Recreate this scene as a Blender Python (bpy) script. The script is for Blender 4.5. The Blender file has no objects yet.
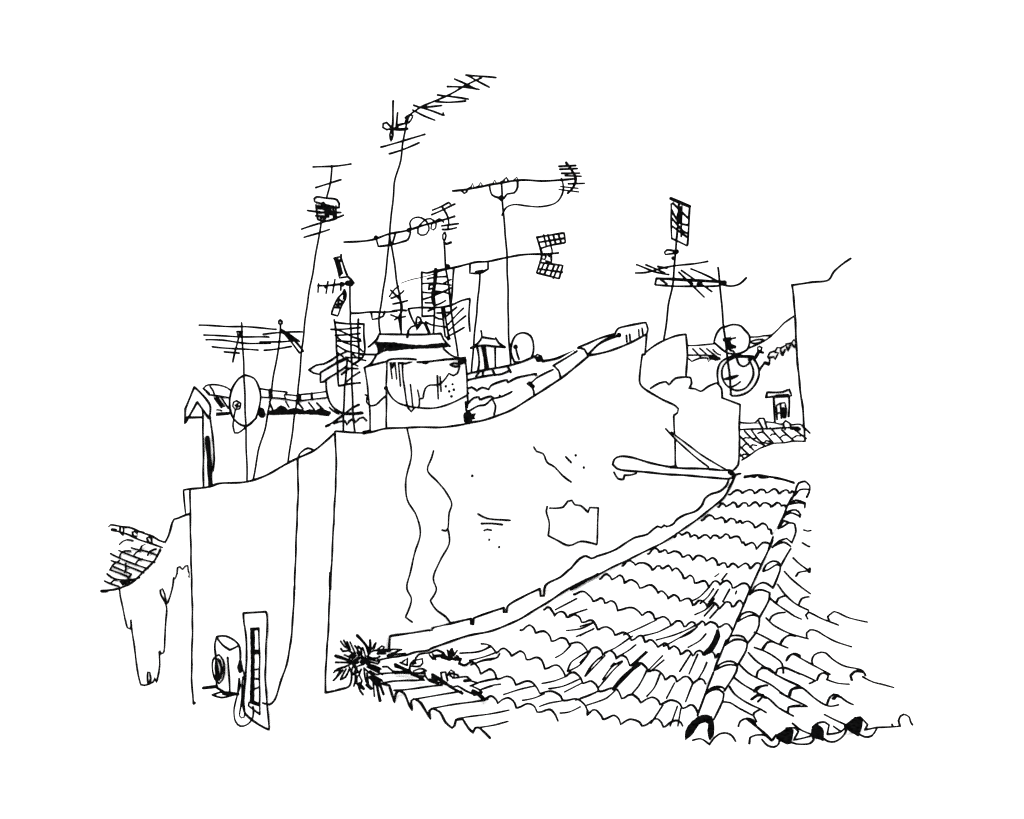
import bpy, math, random
from mathutils import Vector
random.seed(11)
R = math.radians
SC = bpy.context.scene
COL = SC.collection
F = 1600.0            # focal length in pixels of the 1024 wide picture
CH = 9.0              # eye height above the street
V = Vector
EYE = V((0, 0, CH))
INK = 2.15            # pen width
PEN = 1.27

# ------------------------------------------------------------------ materials
def mat(name, c0, c1, scale=3.0, rough=0.9, spec=0.0, bump=0.0):
    m = bpy.data.materials.new(name); m.use_nodes = True
    nt = m.node_tree; b = nt.nodes['Principled BSDF']
    n = nt.nodes.new('ShaderNodeTexNoise'); n.inputs['Scale'].default_value = scale; n.inputs['Detail'].default_value = 6
    tc = nt.nodes.new('ShaderNodeTexCoord'); nt.links.new(tc.outputs['Object'], n.inputs['Vector'])
    r = nt.nodes.new('ShaderNodeValToRGB')
    r.color_ramp.elements[0].position = .3; r.color_ramp.elements[1].position = .7
    r.color_ramp.elements[0].color = (*c0, 1); r.color_ramp.elements[1].color = (*c1, 1)
    nt.links.new(n.outputs['Fac'], r.inputs['Fac']); nt.links.new(r.outputs['Color'], b.inputs['Base Color'])
    b.inputs['Roughness'].default_value = rough
    b.inputs['Specular IOR Level'].default_value = spec
    if bump:
        bp = nt.nodes.new('ShaderNodeBump'); bp.inputs['Strength'].default_value = bump; bp.inputs['Distance'].default_value = .01
        nt.links.new(n.outputs['Fac'], bp.inputs['Height']); nt.links.new(bp.outputs['Normal'], b.inputs['Normal'])
    return m
M_PLASTER = mat('whitewash', (.94, .94, .94), (.97, .97, .97), 4, bump=.1)
M_TILE = mat('whitewashed_tile', (.94, .94, .94), (.97, .97, .97), 9, bump=.1)
M_METAL = mat('white_enamel', (.94, .94, .94), (.97, .97, .97), 20, .8)
M_GROUND = mat('pale_ground', (.94, .94, .94), (.97, .97, .97), .3)
M_INK = mat('black_ink', (0, 0, 0), (.004, .004, .004), 30, 1.0)
M_LEAF = mat('black_leaf', (0, 0, 0), (.004, .004, .004), 30, 1.0)

# ------------------------------------------------------------------ the places strokes lie on
def ray(x, y): return V(((x - 512) / F, 1.0, (409.5 - y) / F))
class Plane:
    def __init__(s, p, n):
        s.p = V(p); s.n = V(n).normalized()
        if s.n.y > 0 and abs(s.n.z) < .5: s.n = -s.n
        if abs(s.n.z) >= .5 and s.n.z < 0: s.n = -s.n
    def hit(s, x, y, off=0):
        d = ray(x, y); p = s.p + s.n * off
        t = (p - EYE).dot(s.n) / d.dot(s.n)
        return EYE + d * t
class Near:
    def __init__(s, *a): s.a = a; s.n = a[0].n
    def hit(s, x, y, off=0): return min((q.hit(x, y, off) for q in s.a), key=lambda v: v.y if v.y > 1 else 1e9)
def D(Y): return Plane((0, Y, 0), (0, -1, 0))
def through(a, b, c): return Plane(a, (b - a).cross(c - a))
def at(x, y, Y): return EYE + ray(x, y) * Y
def vert(a, b):                       # upright plane through two plan points
    d = V((b[0] - a[0], b[1] - a[1], 0))
    return Plane((a[0], a[1], 0), (d.y, -d.x, 0))

# ------------------------------------------------------------------ tracing
FR = dict(z1=(90,380,3.9), z2=(90,510,3.562), z3=(290,60,4.55), z4=(290,230,3.9), z5=(430,150,4.452), z6=(450,290,4.655),
  z7=(620,190,4.267), z8=(630,310,4.452), y1=(320,420,3.413), y2=(310,620,4.096), y3=(460,540,3.938), y4=(560,450,3.793),
  y6=(180,600,5.855), y7=(180,310,4.3125), y8=(360,320,6.829), p1=(325,630,10.24), p2=(395,635,10.24),
  p3=(300,310,10.24), p4=(300,360,10.24), p5=(380,260,10.24), p6=(300,250,10.24), p7=(400,190,10.24), p8=(700,310,9.309),
  q1=(730,380,10.24), q2=(680,640,7.442), q3=(780,640,7.314), q4=(740,540,7.314), q5=(580,620,6.829), q6=(460,640,7.314),
  q7=(95,515,9.638), q8=(680,540,7.442), px=(0,0,1.0))
def strokes(txt):
    out, fr = [], 'px'
    for s in txt.split(';'):
        pts, w = [], None
        for t in s.split():
            if ',' in t:
                a, b = t.split(','); o = FR[fr]
                pts.append((o[0] + float(a) / o[2], o[1] + float(b) / o[2]))
            elif t[0] == 'w': w = float(t[1:])
            else: fr = t
        if pts: out.append((pts, w))
    return out
def poly(txt): return strokes(txt)[0][0]
def turn(a, b, c):
    u, v = (b[0] - a[0], b[1] - a[1]), (c[0] - b[0], c[1] - b[1])
    if math.hypot(*u) < .05 or math.hypot(*v) < .05: return 0
    d = math.degrees(abs(math.atan2(u[0] * v[1] - u[1] * v[0], u[0] * v[0] + u[1] * v[1])))
    return d
def smooth(p, step=2.5):
    if len(p) < 3: 
        n = max(1, int(math.dist(p[0], p[1]) / 6)) if len(p) == 2 else 0
        return [(p[0][0] + (p[1][0] - p[0][0]) * i / n, p[0][1] + (p[1][1] - p[0][1]) * i / n) for i in range(n + 1)] if n else p
    out = []
    for i in range(len(p) - 1):
        p0, p1, p2, p3 = p[max(i - 1, 0)], p[i], p[i + 1], p[min(i + 2, len(p) - 1)]
        if turn(p0, p1, p2) > 58: p0 = p1          # a pen corner stays a corner
        if turn(p1, p2, p3) > 58: p3 = p2
        # centripetal Catmull-Rom keeps sharp turns tidy
        t0 = 0.; t1 = t0 + max(math.dist(p0, p1), 1e-3) ** .5; t2 = t1 + max(math.dist(p1, p2), 1e-3) ** .5; t3 = t2 + max(math.dist(p2, p3), 1e-3) ** .5
        n = max(1, int(math.dist(p1, p2) / step))
        for k in range(n):
            t = t1 + (t2 - t1) * k / n
            q = []
            for c in (0, 1):
                a1 = (t1 - t) / (t1 - t0) * p0[c] + (t - t0) / (t1 - t0) * p1[c]
                a2 = (t2 - t) / (t2 - t1) * p1[c] + (t - t1) / (t2 - t1) * p2[c]
                a3 = (t3 - t) / (t3 - t2) * p2[c] + (t - t2) / (t3 - t2) * p3[c]
                b1 = (t2 - t) / (t2 - t0) * a1 + (t - t0) / (t2 - t0) * a2
                b2 = (t3 - t) / (t3 - t1) * a2 + (t - t1) / (t3 - t1) * a3
                q.append((t2 - t) / (t2 - t1) * b1 + (t - t1) / (t2 - t1) * b2)
            out.append(tuple(q))
    out.append(p[-1])
    return out

# ------------------------------------------------------------------ mesh builder
class MB:
    def __init__(s, *mats):
        s.v, s.f, s.m = [], [], []
        s.mats = list(mats) or [M_PLASTER, M_INK]
    def add(s, vs, fs, mi):
        b = len(s.v); s.v += [tuple(v) for v in vs]
        s.f += [tuple(b + i for i in f) for f in fs]; s.m += [mi] * len(fs)
    def tube(s, pts, rad, mi=1, n=6):
        if len(pts) == 1: return s.ball(pts[0], rad[0] * 1.3, mi)
        vs, fs = [], []
        L = len(pts)
        T = [(pts[min(i + 1, L - 1)] - pts[max(i - 1, 0)]) for i in range(L)]
        T = [t.normalized() if t.length > 1e-9 else V((1, 0, 0)) for t in T]
        u = T[0].orthogonal().normalized()
        rows = [(pts[0] - T[0] * rad[0] * .7, rad[0] * .6, T[0])] + [(pts[i], rad[i], T[i]) for i in range(L)] + [(pts[-1] + T[-1] * rad[-1] * .7, rad[-1] * .6, T[-1])]
        for (p, r, t) in rows:
            u = u - t * u.dot(t)
            u = u.normalized() if u.length > 1e-6 else t.orthogonal().normalized()
            w = t.cross(u)
            for k in range(n):
                a = 2 * math.pi * k / n
                vs.append(p + (u * math.cos(a) + w * math.sin(a)) * r)
        N = len(rows)
        for i in range(N - 1):
            for k in range(n):
                fs.append((i * n + k, i * n + (k + 1) % n, (i + 1) * n + (k + 1) % n, (i + 1) * n + k))
        fs.append(tuple(range(n - 1, -1, -1))); fs.append(tuple((N - 1) * n + k for k in range(n)))
        s.add(vs, fs, mi)
    def ball(s, c, r, mi=1, nu=8, nv=5, sq=(1, 1, 1)):
        vs = [c + V((0, 0, r * sq[2]))]
        for j in range(1, nv):
            for k in range(nu):
                a, b = math.pi * j / nv, 2 * math.pi * k / nu
                vs.append(c + V((math.sin(a) * math.cos(b) * r * sq[0], math.sin(a) * math.sin(b) * r * sq[1], math.cos(a) * r * sq[2])))
        vs.append(c - V((0, 0, r * sq[2])))
        fs = [(0, 1 + k, 1 + (k + 1) % nu) for k in range(nu)]
        for j in range(nv - 2):
            for k in range(nu):
                a, b = 1 + j * nu + k, 1 + j * nu + (k + 1) % nu
                fs.append((a, a + nu, b + nu, b))
        e = len(vs) - 1
        fs += [(e, 1 + (nv - 2) * nu + (k + 1) % nu, 1 + (nv - 2) * nu + k) for k in range(nu)]
        s.add(vs, fs, mi)
    def ink(s, surf, txt, w=INK, off=.005, wob=.22, taper=True):
        for pts, ww in (strokes(txt) if isinstance(txt, str) else txt):
            W = (ww or w) * PEN
            q = smooth(pts)
            ph, ph2 = random.uniform(0, 9), random.uniform(0, 9)
            P, rad = [], []
            for i, (x, y) in enumerate(q):
                k = math.sin(i * .55 + ph) * wob
                h = surf.hit(x + k * .7, y + math.sin(i * .43 + ph2) * wob, off)
                P.append(h)
                rad.append(W / 2 * (h.y) / F * (1 + .10 * math.sin(i * .8 + ph2)))
            s.tube(P, rad)
        return s
    def blob(s, surf, txt, r, off=.03):
        for pts, _ in strokes(txt):
            for (x, y) in pts:
                h = surf.hit(x, y, off); rr = r * h.y / F
                s.ball(h, rr, 1, 8, 6, (1, .6, random.uniform(.85, 1.1)))
        return s
    def slab(s, surf, txt, thick=.1, off=0, mi=0, back=None):
        p = poly(txt) if isinstance(txt, str) else txt
        a = [surf.hit(x, y, off) for x, y in p]
        dv = back if back is not None else -surf.n * thick
        n = len(a)
        s.add(a + [q + dv for q in a], [tuple(range(n)), tuple(range(2 * n - 1, n - 1, -1))] + [(i, n + i, n + (i + 1) % n, (i + 1) % n) for i in range(n)], mi)
        return s
    def fill(s, surf, txt, off=.03, thick=.03):
        p = poly(txt); return s.slab(surf, [(x + random.uniform(-.3, .3), y + random.uniform(-.3, .3)) for x, y in smooth(p + p[:1], 2)[:-1]], thick, off, 1)
    def prism(s, top, z=0.0, mi=0, bottom=None):          # solid from a top outline straight down
        n = len(top); b = [V((q.x, q.y, z)) for q in top] if bottom is None else bottom
        s.add(list(top) + b, [tuple(range(n)), tuple(range(2 * n - 1, n - 1, -1))] + [(i, n + i, n + (i + 1) % n, (i + 1) % n) for i in range(n)], mi)
        return s
    def wall(s, surf, toppts, thick=.3, z=0.0, off=0, mi=0):   # upright wall from a traced top edge down to z
        a = [surf.hit(x, y, off) for x, y in toppts]
        for i in range(len(a) - 1):
            p, q = a[i], a[i + 1]; d = -surf.n * thick
            pb, qb = V((p.x, p.y, z)), V((q.x, q.y, z))
            s.add([p, q, qb, pb, p + d, q + d, qb + d, pb + d], [(0, 1, 2, 3), (7, 6, 5, 4), (0, 4, 5, 1)] + ([(0, 3, 7, 4)] if i == 0 else []) + ([(1, 5, 6, 2)] if i == len(a) - 2 else []), mi)
        return s
    def build(s, name, parent=None):
        me = bpy.data.meshes.new(name)
        o0 = V((0, 0, 0)); q = parent
        while q is not None: o0 = o0 + q.location; q = q.parent
        me.from_pydata([tuple(V(v) - o0) for v in s.v], [], s.f)
        for m in s.mats: me.materials.append(m)
        me.polygons.foreach_set('material_index', s.m); me.update()
        import bmesh
        bm = bmesh.new(); bm.from_mesh(me); bmesh.ops.remove_doubles(bm, verts=bm.verts, dist=1e-6); bmesh.ops.recalc_face_normals(bm, faces=bm.faces); bm.to_mesh(me); bm.free()
        o = bpy.data.objects.new(name, me); COL.objects.link(o)
        if parent is not None: o.parent = parent
        return o
def thing(name, label, cat, loc, group=None):
    o = bpy.data.objects.new(name, None); COL.objects.link(o); o.location = V(loc)
    o['label'] = label; o['category'] = cat
    if group: o['group'] = group
    return o
def part(name, parent, surf, txt, w=INK, off=.005, body=None, bthick=.05, mats=None, fills=(), blobs=()):
    m = MB(*(mats or (M_PLASTER, M_INK)))
    if body: m.slab(surf, body, bthick, off - .004)
    for f in fills: m.fill(surf, f, off + .004)
    for (t, r) in blobs: m.blob(surf, t, r, off)
    if txt: m.ink(surf, txt, w, off)
    return m.build(name, parent)
def each(name, parent, surf, txt, w=INK, off=.02, mats=None, fan=0.0):
    """one mesh per stroke; fan swings the stroke ends in depth so an aerial is not flat"""
    out = []
    fr = 'px'
    for st in strokes(txt):
        m = MB(*(mats or (M_PLASTER, M_INK)))
        m.ink(surf, [st], w, off + random.uniform(-fan, fan))
        out.append(m.build(name, parent))
    return out
def foot(txt, Y, z=None):
    x, y = poly(txt)[0]; p = at(x, y, Y)
    return V((p.x, Y, p.z if z is None else z))

# ------------------------------------------------------------------ setting
g = MB(M_GROUND, M_INK)
g.add([(-900, -60, 0), (900, -60, 0), (900, 1800, 0), (-900, 1800, 0)], [(0, 1, 2, 3)], 0)
go = g.build('ground'); go['kind'] = 'structure'

# main planes
A0, C0, L0 = (2.85, 20.0), (-1.596, 14.43), (-3.117, 15.5)
FR_ = vert((C0[0], C0[1]), A0)            # long wall running back to the right
FL_ = vert(L0, C0)                        # wall with the air conditioner
pa, pb, pc = at(740, 475, 20), at(700, 725, 12), at(390, 655, 15)
RL = through(pa, pb, pc)                  # left slope of the near roof
hipT = RL.hit(803, 485)
RR = through(pb, hipT, at(905, 722, 12.2))  # right slope
NW = Near(FR_, RL)
TER = CH - 1.45                           # roof terrace behind the long wall

# ------------------------------------------------------------------ the big house
house = thing('house', 'big whitewashed house with cracked long wall, slim window and barrel tile coping', 'house', (-1.6, 14.43, 0))
topL = poly("z1 365,430 390,425 470,415 500,405 620,395 680,375 760,330 810,305 880,270 930,230 955,205")
m = MB(); m.wall(FL_, smooth(topL, 12)[1:], .3)
m.ink(FL_, "z1 365,430 390,425 470,415 500,405 620,395 680,375 760,330 810,305 880,270 930,230 955,205;"
  "z1 390,425 392,600 397,819 z2 365,400 362,600 368,690 375,686; z1 365,430 368,480 372,517; z1 955,205 960,330 950,560 937,819 z2 855,220 850,400 840,560 838,650;"
  "z2 838,650 880,642 910,635 p1 120,620 240,580 265,530 270,430 250,380")
m.build('side_wall', house)
topR = poly("z1 955,205 z4 175,785 300,790 375,775 460,770 600,768 690,755 z6 80,620 160,605 250,575 350,520 450,455 520,410 600,345 650,303 740,285 830,250 915,205")
edgeR = "z6 915,205 908,300 z8 55,200 45,325 70,355 130,390 200,425 215,440 210,460 195,470 200,580 203,690"
m = MB(); pts = smooth(topR, 12) + smooth(poly(edgeR), 12)[1:]
pts = [p for i, p in enumerate(pts) if i == 0 or p[0] > max(q[0] for q in pts[:i]) + .05]
m.wall(FR_, [p for p in smooth(topR, 12) if p[0] < 636] + [(637, 337.5)], .05)
m.slab(FR_, [(637, 700), (637, 337.5)] + poly(edgeR) + [(675, 700)], .05, 0)
m.ink(NW, "z1 955,205 z4 175,785 300,790 375,775 460,770 600,768 690,755 z6 80,620 160,605 250,575 350,520 450,455 520,410 600,345 650,303; z4 285,790 310,785 w3.2", off=.034)
m.ink(NW, edgeR, off=.008)
m.ink(NW, "y1 297,28 312,115 292,215 300,275 328,325 343,380 325,450 308,520 297,575 312,612 292,672 315,690;"
  "388,105 380,130 367,170 400,210 430,245 450,285 440,320 437,370 430,378 417,375; 437,375 442,420 410,480 387,540 397,580 377,617 395,645 430,672 445,692 460,690;"
  "540,320 570,335 650,343; 550,353 590,354 623,358; 560,378 570,374 585,377; 520,190; 578,409; 612,434; 873,120; 900,162; 838,125 857,145;"
  "730,92 740,107 762,115 775,145 800,160 830,190 858,212;"
  "775,295 772,310 783,350 778,395 810,410 850,428 890,415 945,425 948,350 950,300 920,298 915,315 890,292 870,290 860,275 845,278 830,297 785,300", w=1.95, off=.006)
m.build('long_wall', house)
# terrace and back of the house
m = MB()
c0, l0, a0 = V((C0[0], C0[1], 0)), V((L0[0], L0[1], 0)), V((1.95, 18.85, 0))
top = [V((q.x, q.y, TER)) for q in (c0 - FR_.n * .15, a0 - FR_.n * .3, V((.75, 21.0, 0)), V((-3.9, 20.2, 0)), l0 - FL_.n * .15)]
m.prism(top); m.build('roof_terrace', house)
# mortar flashing at the foot of the long wall
fl_up = "y4 640,110 630,135 605,158 570,168 548,185 540,205 515,232 470,248 440,265 428,280 405,290 395,285 385,295 370,290 355,300 330,320 282,332 260,345 210,378 165,395 140,402 120,411 100,402 75,412 40,450 y1 850,510 820,535 770,565 765,600 752,600 750,575 690,605 640,635 638,655 628,655 628,640 525,675 522,697 515,695 515,678 385,710 382,733 374,733 375,718 238,738 235,785"
fl_dn = "y4 685,90 670,92 650,130 620,180 530,255 400,345 270,410 130,480 40,530 y1 950,525 850,575 740,645 650,695 590,718 500,738 380,780 p2 350,155 200,175 110,205 65,210"
m = MB(); m.ink(NW, fl_up, off=.034, w=2.25); m.ink(NW, fl_dn, off=.036, w=2.2)
up, dn = poly(fl_up), poly(fl_dn)
def resamp(p, n):
    L = [0]
    for i in range(len(p) - 1): L.append(L[-1] + math.dist(p[i], p[i + 1]))
    out, j = [], 0
    for k in range(n):
        t = L[-1] * k / (n - 1)
        while j < len(p) - 2 and L[j + 1] < t: j += 1
        f = (t - L[j]) / max(L[j + 1] - L[j], 1e-6)
        out.append((p[j][0] + (p[j + 1][0] - p[j][0]) * f, p[j][1] + (p[j + 1][1] - p[j][1]) * f))
    return out
us = [p for p in resamp(up, 60)]; ds = resamp(dn, 60)
ua = [NW.hit(*p, .022) for p in us]; da = [NW.hit(*p, .022) for p in ds]
m.add(ua + da, [(i, i + 1, 61 + i, 60 + i) for i in range(59)], 0)
sk = [NW.hit(*p, -.14) for p in ds]
m.add(da + sk, [(i, i + 1, 61 + i, 60 + i) for i in range(59)], 0)
m.build('flashing', house)
# coping of barrel tiles on the long wall
cop = MB(M_TILE, M_INK)
cop_t = ["75,560 110,548 160,535 195,508 250,500 290,473 250,575 160,605 80,620", "360,435 400,412 480,370 510,415 450,455 392,487", "480,352 590,285 640,303 600,345 515,410",
         "595,268 640,250 770,205 790,215 700,250 650,300", "770,195 780,180 840,165 910,150 920,180 915,205 830,250 740,285 650,303 700,250 790,212"]
cop_i = ["72,520 76,560; 85,565 130,540 165,535 195,508 235,497 288,473; 195,508 212,540 205,580", "360,435 380,430 400,412 480,370; 360,435 385,455 392,487; 368,430 390,450 w2.6", "480,352 520,328 590,285; 480,352 505,375 515,410",
         "595,268 640,250 700,222 770,205; 595,268 625,275 640,305; 640,303 690,255 730,232 785,212 w2.6", "770,195 780,180 840,165 910,150 920,180 915,205; 650,303 740,285 830,250 915,205; 820,210 822,240; 835,205 838,235; 878,185 880,215; 893,178 897,210"]
for b, i in zip(cop_t, cop_i):
    mm = MB(M_TILE, M_INK); mm.slab(FR_, "z6 " + b, .05, .022); mm.ink(FR_, "z6 " + i, off=.026)
    if b is cop_t[3]: mm.blob(FR_, "z6 787,210", 2.6, .08)
    if b is cop_t[0]: mm.fill(FR_, "z6 74,572 92,562 104,578 124,574 114,592 122,600 104,604 108,620 90,626 74,612", .08)
    mm.build('coping_tile', house)
# slope of tiles behind the coping
rs = through(FR_.hit(470, 418, -.06), FR_.hit(628, 335, -.06), at(470, 372, 16.5))
m = MB(M_TILE, M_INK)
m.slab(rs, "z6 80,390 200,365 320,340 395,312 430,330 500,318 575,285 600,270 480,360 380,440 250,520 80,600", .05)
m.ink(rs, "z6 80,390 200,365 320,340 400,305; 85,418 200,395 240,390 280,372; 155,380 150,405; 200,375 210,395; 272,362 283,382; 120,402 135,385;"
  "80,460 100,452 125,468 150,452 180,462 190,445 240,425 265,418 270,432 310,408 400,390 403,403; 85,525 110,502 135,497 140,512 190,495 205,503; 230,490 240,505; 395,315 405,300 425,308 432,330; 430,330 500,318 575,285 w2.6", off=.012)
m.blob(rs, "z6 413,322", 3.6, .06)
m.build('tiled_slope', house)
# slim window
win = MB(); win.slab(FL_, "y6 372,75 505,70 503,300 500,480 510,600 522,760 380,660 385,450 390,250 375,130", .03, .02)
win.ink(FL_, "y6 372,75 505,70 510,90 503,300 500,480 510,600 522,760 380,660 385,450 390,250 375,130 372,75", off=.024)
wo = win.build('window', house)
m = MB(); m.fill(FL_, "y6 408,160 465,160 462,178 435,178 435,290 465,292 465,318 435,320 432,590 460,600 460,625 405,605 412,400", .03, .01)
m.ink(FL_, "y6 460,165 465,300 465,500 468,670 400,620 405,600; 432,410 465,405; 430,460 465,462; 432,525 465,510", w=1.8, off=.026)
m.build('shutter', wo)

cb = MB(M_METAL, M_INK); cb.ink(FL_, "z1 870,272 850,265 825,280 812,300 812,420 805,600 797,819 z2 728,270 720,420 705,530 680,610 655,680 640,692 615,687", off=.05)
o = cb.build('cable'); o['label'] = 'thin cable hanging in a long curve down the side wall right of the slim window'; o['category'] = 'cable'

# air conditioner
ac = thing('air_conditioner', 'boxy white air conditioner unit mounted on the wall left of the slim window', 'air conditioner', FL_.hit(227, 690))
AS = Plane(FL_.p + FL_.n * .45, FL_.n)
m = MB(M_METAL, M_INK); m.slab(AS, "y6 215,215 270,212 345,262 347,350 345,460 340,545 290,550 215,515 210,350 205,260", back=V((-.07, .40, -.06)))
m.ink(AS, "y6 215,215 270,212 345,262 352,350; 345,460 340,545 290,550 215,515 210,350 205,260 215,215; 215,220 250,265 292,293 345,265; 278,335 288,440 290,535"); m.fill(AS, "y6 345,350 356,400 346,430 332,400"); m.build('casing', ac)
m = MB(M_METAL, M_INK)
m.ink(AS, "y6 225,320 250,350 260,410 250,465 228,488 205,465 190,400 198,340 225,320; 222,345 240,400 230,470; 215,360 225,420 218,470; 210,345 207,400 215,450; 232,350 248,410 238,460", w=1.9, off=.05)
m.build('fan', ac)
part('bracket', ac, AS, "y6 135,515 215,505 w3; 190,555 240,540 330,550 290,562 240,570 190,555; 255,548 340,552 w3.2")
part('pipe', ac, AS, "y6 350,360 372,420 376,470 372,550 378,640 375,685 360,690 350,680 357,620 364,500 368,450", w=1.6, off=.04)
part('pipe', ac, AS, "y6 345,460 350,500 325,600 315,650 325,710 355,738 395,728 425,690 428,625", w=1.9, off=.06)

# ------------------------------------------------------------------ low house on the left
low = thing('low_house', 'low white house end with peeling plaster and sagging tiled roof at far left', 'house', foot("q7 340,819", 16.4, 0))
LW = D(16.4)
tp = "q7 62,732 200,715 340,660 400,615 500,515 570,440 640,320 700,220 745,70 762,40 800,30 880,0 915,-10"
m = MB(); m.wall(LW, smooth(poly(tp), 8), .3)
m.ink(LW, tp, off=.04); m.ink(LW, "q7 62,732 115,730 w3")
m.ink(LW, "z2 105,275 108,310 118,355 128,400 133,420 142,425 146,410 145,390 150,430 158,490 165,540 172,590 180,622 195,625 207,622 205,600 205,578 212,578 216,600 210,620 225,612 232,597 238,615 242,595 247,560 247,500 255,512 262,508 266,460 270,400 272,345 265,325 252,300 250,285 258,280 266,300 270,325 275,335 285,310 295,270 297,240 303,244 310,225 312,205 320,202 330,212 340,200 348,198 350,220 355,228 352,238 362,240", w=1.9)
m.build('wall', low)
LRs = through(at(160, 550, 16.75), at(110, 527, 19.5), at(105, 590, 16.75))
m = MB(M_TILE, M_INK)
m.slab(LRs, "q7 135,110 250,110 340,125 560,205 670,262 640,320 570,440 500,515 400,615 340,660 200,715 100,720 70,600 110,400", .06, -.02)
m.ink(LRs, "q7 235,285 270,255 310,240 365,250; 440,330 450,300 490,275 550,272; 235,405 245,375 290,345 345,345; 370,395 400,360 440,345; 505,392 530,350 590,325; 385,475 410,440 460,425; 145,530 170,480 235,440; 150,655 180,630 240,625;"
  "350,315 420,335 520,360 615,398; 230,342 330,385 450,425 575,455; 148,370 260,425 380,475 510,515; 155,440 230,460 330,500 470,560; 165,490 250,525 350,570 315,620; 140,530 230,560 330,600; 115,565 160,600 220,620 330,630 430,605; 90,635 150,660 230,685; 295,465 295,520 285,555", w=1.9)
m.fill(LRs, "q7 228,640 320,612 335,635 245,660"); m.build('tiled_roof', low)
part('ridge_tile', low, LRs, "q7 135,110 150,95 250,110 340,125 440,165 560,205 620,245 670,262; 165,142 240,165 320,190 420,235 530,270 650,315; 245,115 242,160 270,190; 270,120 278,150 272,185; 360,165 370,200 410,210 405,175 385,158 360,175; 500,225 520,265 548,270 545,230 525,210 500,220; 165,140 200,145 w3; 280,122 335,122 w2.6; 400,155 470,170 w2.4", w=2.1, off=.12,
     body="q7 135,110 150,95 250,110 340,125 440,165 560,205 670,262 650,315 530,270 420,235 320,190 165,142", mats=(M_TILE, M_INK))

# ------------------------------------------------------------------ the near tiled roof
near = thing('tiled_house', 'near house with hipped roof of wavy white barrel tiles at lower right', 'house', (1.4, 13.0, 0))
m = MB()
m.prism([RL.hit(*p, .005) for p in poly("px 738,476 803,486 703,724 588,724 560,722 490,738 440,712 383,684 391,656")])
m.prism([RR.hit(*p, -.06) for p in poly("px 803,486 703,724 920,724 880,640 840,560")])
m.build('wall', near)
ROWS = ["y4 700,102 745,97 820,108 888,125",
 "y4 640,170 690,165 738,165 782,163 830,165 868,163 890,170",
 "y4 600,217 628,215 672,217 715,215 757,215 800,217 840,213 857,216",
 "y4 536,268 585,262 627,275 670,278 690,277 738,295 790,300 803,318",
 "y4 434,331 460,324 495,330 525,337 570,337 603,335 645,335 690,352 702,362 745,378 797,364",
 "y4 333,395 375,388 408,392 465,407 503,417 q8 195,158 283,190 353,205 430,208 520,215 600,195",
 "y4 237,440 285,437 350,455 385,450 425,458 468,487 q8 110,322 212,345 297,335 390,357 520,362",
 "y4 150,490 195,492 245,505 303,525 372,542 410,565 455,573 q8 97,487 200,495 288,515 388,500 470,487",
 "y4 52,548 125,575 170,580 220,610 310,627 358,640 422,668 q8 30,645 118,640 187,637 285,652 392,675",
 "y3 330,275 372,300 420,303 480,325 q5 120,65 237,105 352,140 445,152 530,187 608,200 688,238 770,245 840,237 925,262 952,240",
 "y3 237,355 297,367 360,398 430,412 q5 52,215 155,240 250,265 340,310 465,352 580,407 662,425 770,430 855,437",
 "q6 265,95 375,118 485,140 622,213 770,265 895,318 q5 130,487 285,537 413,567 547,577 700,605 803,630",
 "p2 700,308 875,400 q6 268,285 410,330 582,388 750,442 935,520 q5 50,650 155,680 278,715 425,725 570,732 700,725",
 "q6 170,430 275,465 412,495 565,528 715,590"]
def scallop(c, hp):
    """cusp points -> wavy lip: each arch swells and then drops steeply into the next cusp"""
    out = []
    for i in range(len(c) - 1):
        a, b = c[i], c[i + 1]; n = 11
        L = math.dist(a, b); h = min(hp, L * .42) * random.uniform(.8, 1.15)
        sk = random.uniform(1.0, 1.75)
        for k in range(n):
            t = k / n
            u = t ** sk
            out.append((a[0] + (b[0] - a[0]) * t, a[1] + (b[1] - a[1]) * t, h * max(math.sin(math.pi * u), 0) ** (.95 if u < .5 else .6)))
    out.append((*c[-1], 0))
    return out
rows3 = []
for k, r in enumerate(ROWS):
    c = poly(r); hp = 3.4 + .33 * k if k else 1.0
    sc = scallop(c, hp)
    if k == 0: sc = [(x, y, 0) for x, y in smooth(c)]
    P = []
    for i, (x, y, h) in enumerate(sc):
        b = RL.hit(x + .25 * math.sin(i * 1.3), y + .2 * math.sin(i * .9), .07)
        P.append((b, h * b.y / F * 1.02))
    rows3.append(P)
def res3(P, n):
    L = [0]
    for i in range(len(P) - 1): L.append(L[-1] + (P[i + 1][0] - P[i][0]).length)
    out, j = [], 0
    for k in range(n):
        t = L[-1] * k / (n - 1)
        while j < len(P) - 2 and L[j + 1] < t: j += 1
        f = (t - L[j]) / max(L[j + 1] - L[j], 1e-6)
        out.append((P[j][0].lerp(P[j + 1][0], f), P[j][1] + (P[j + 1][1] - P[j][1]) * f))
    return out
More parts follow.
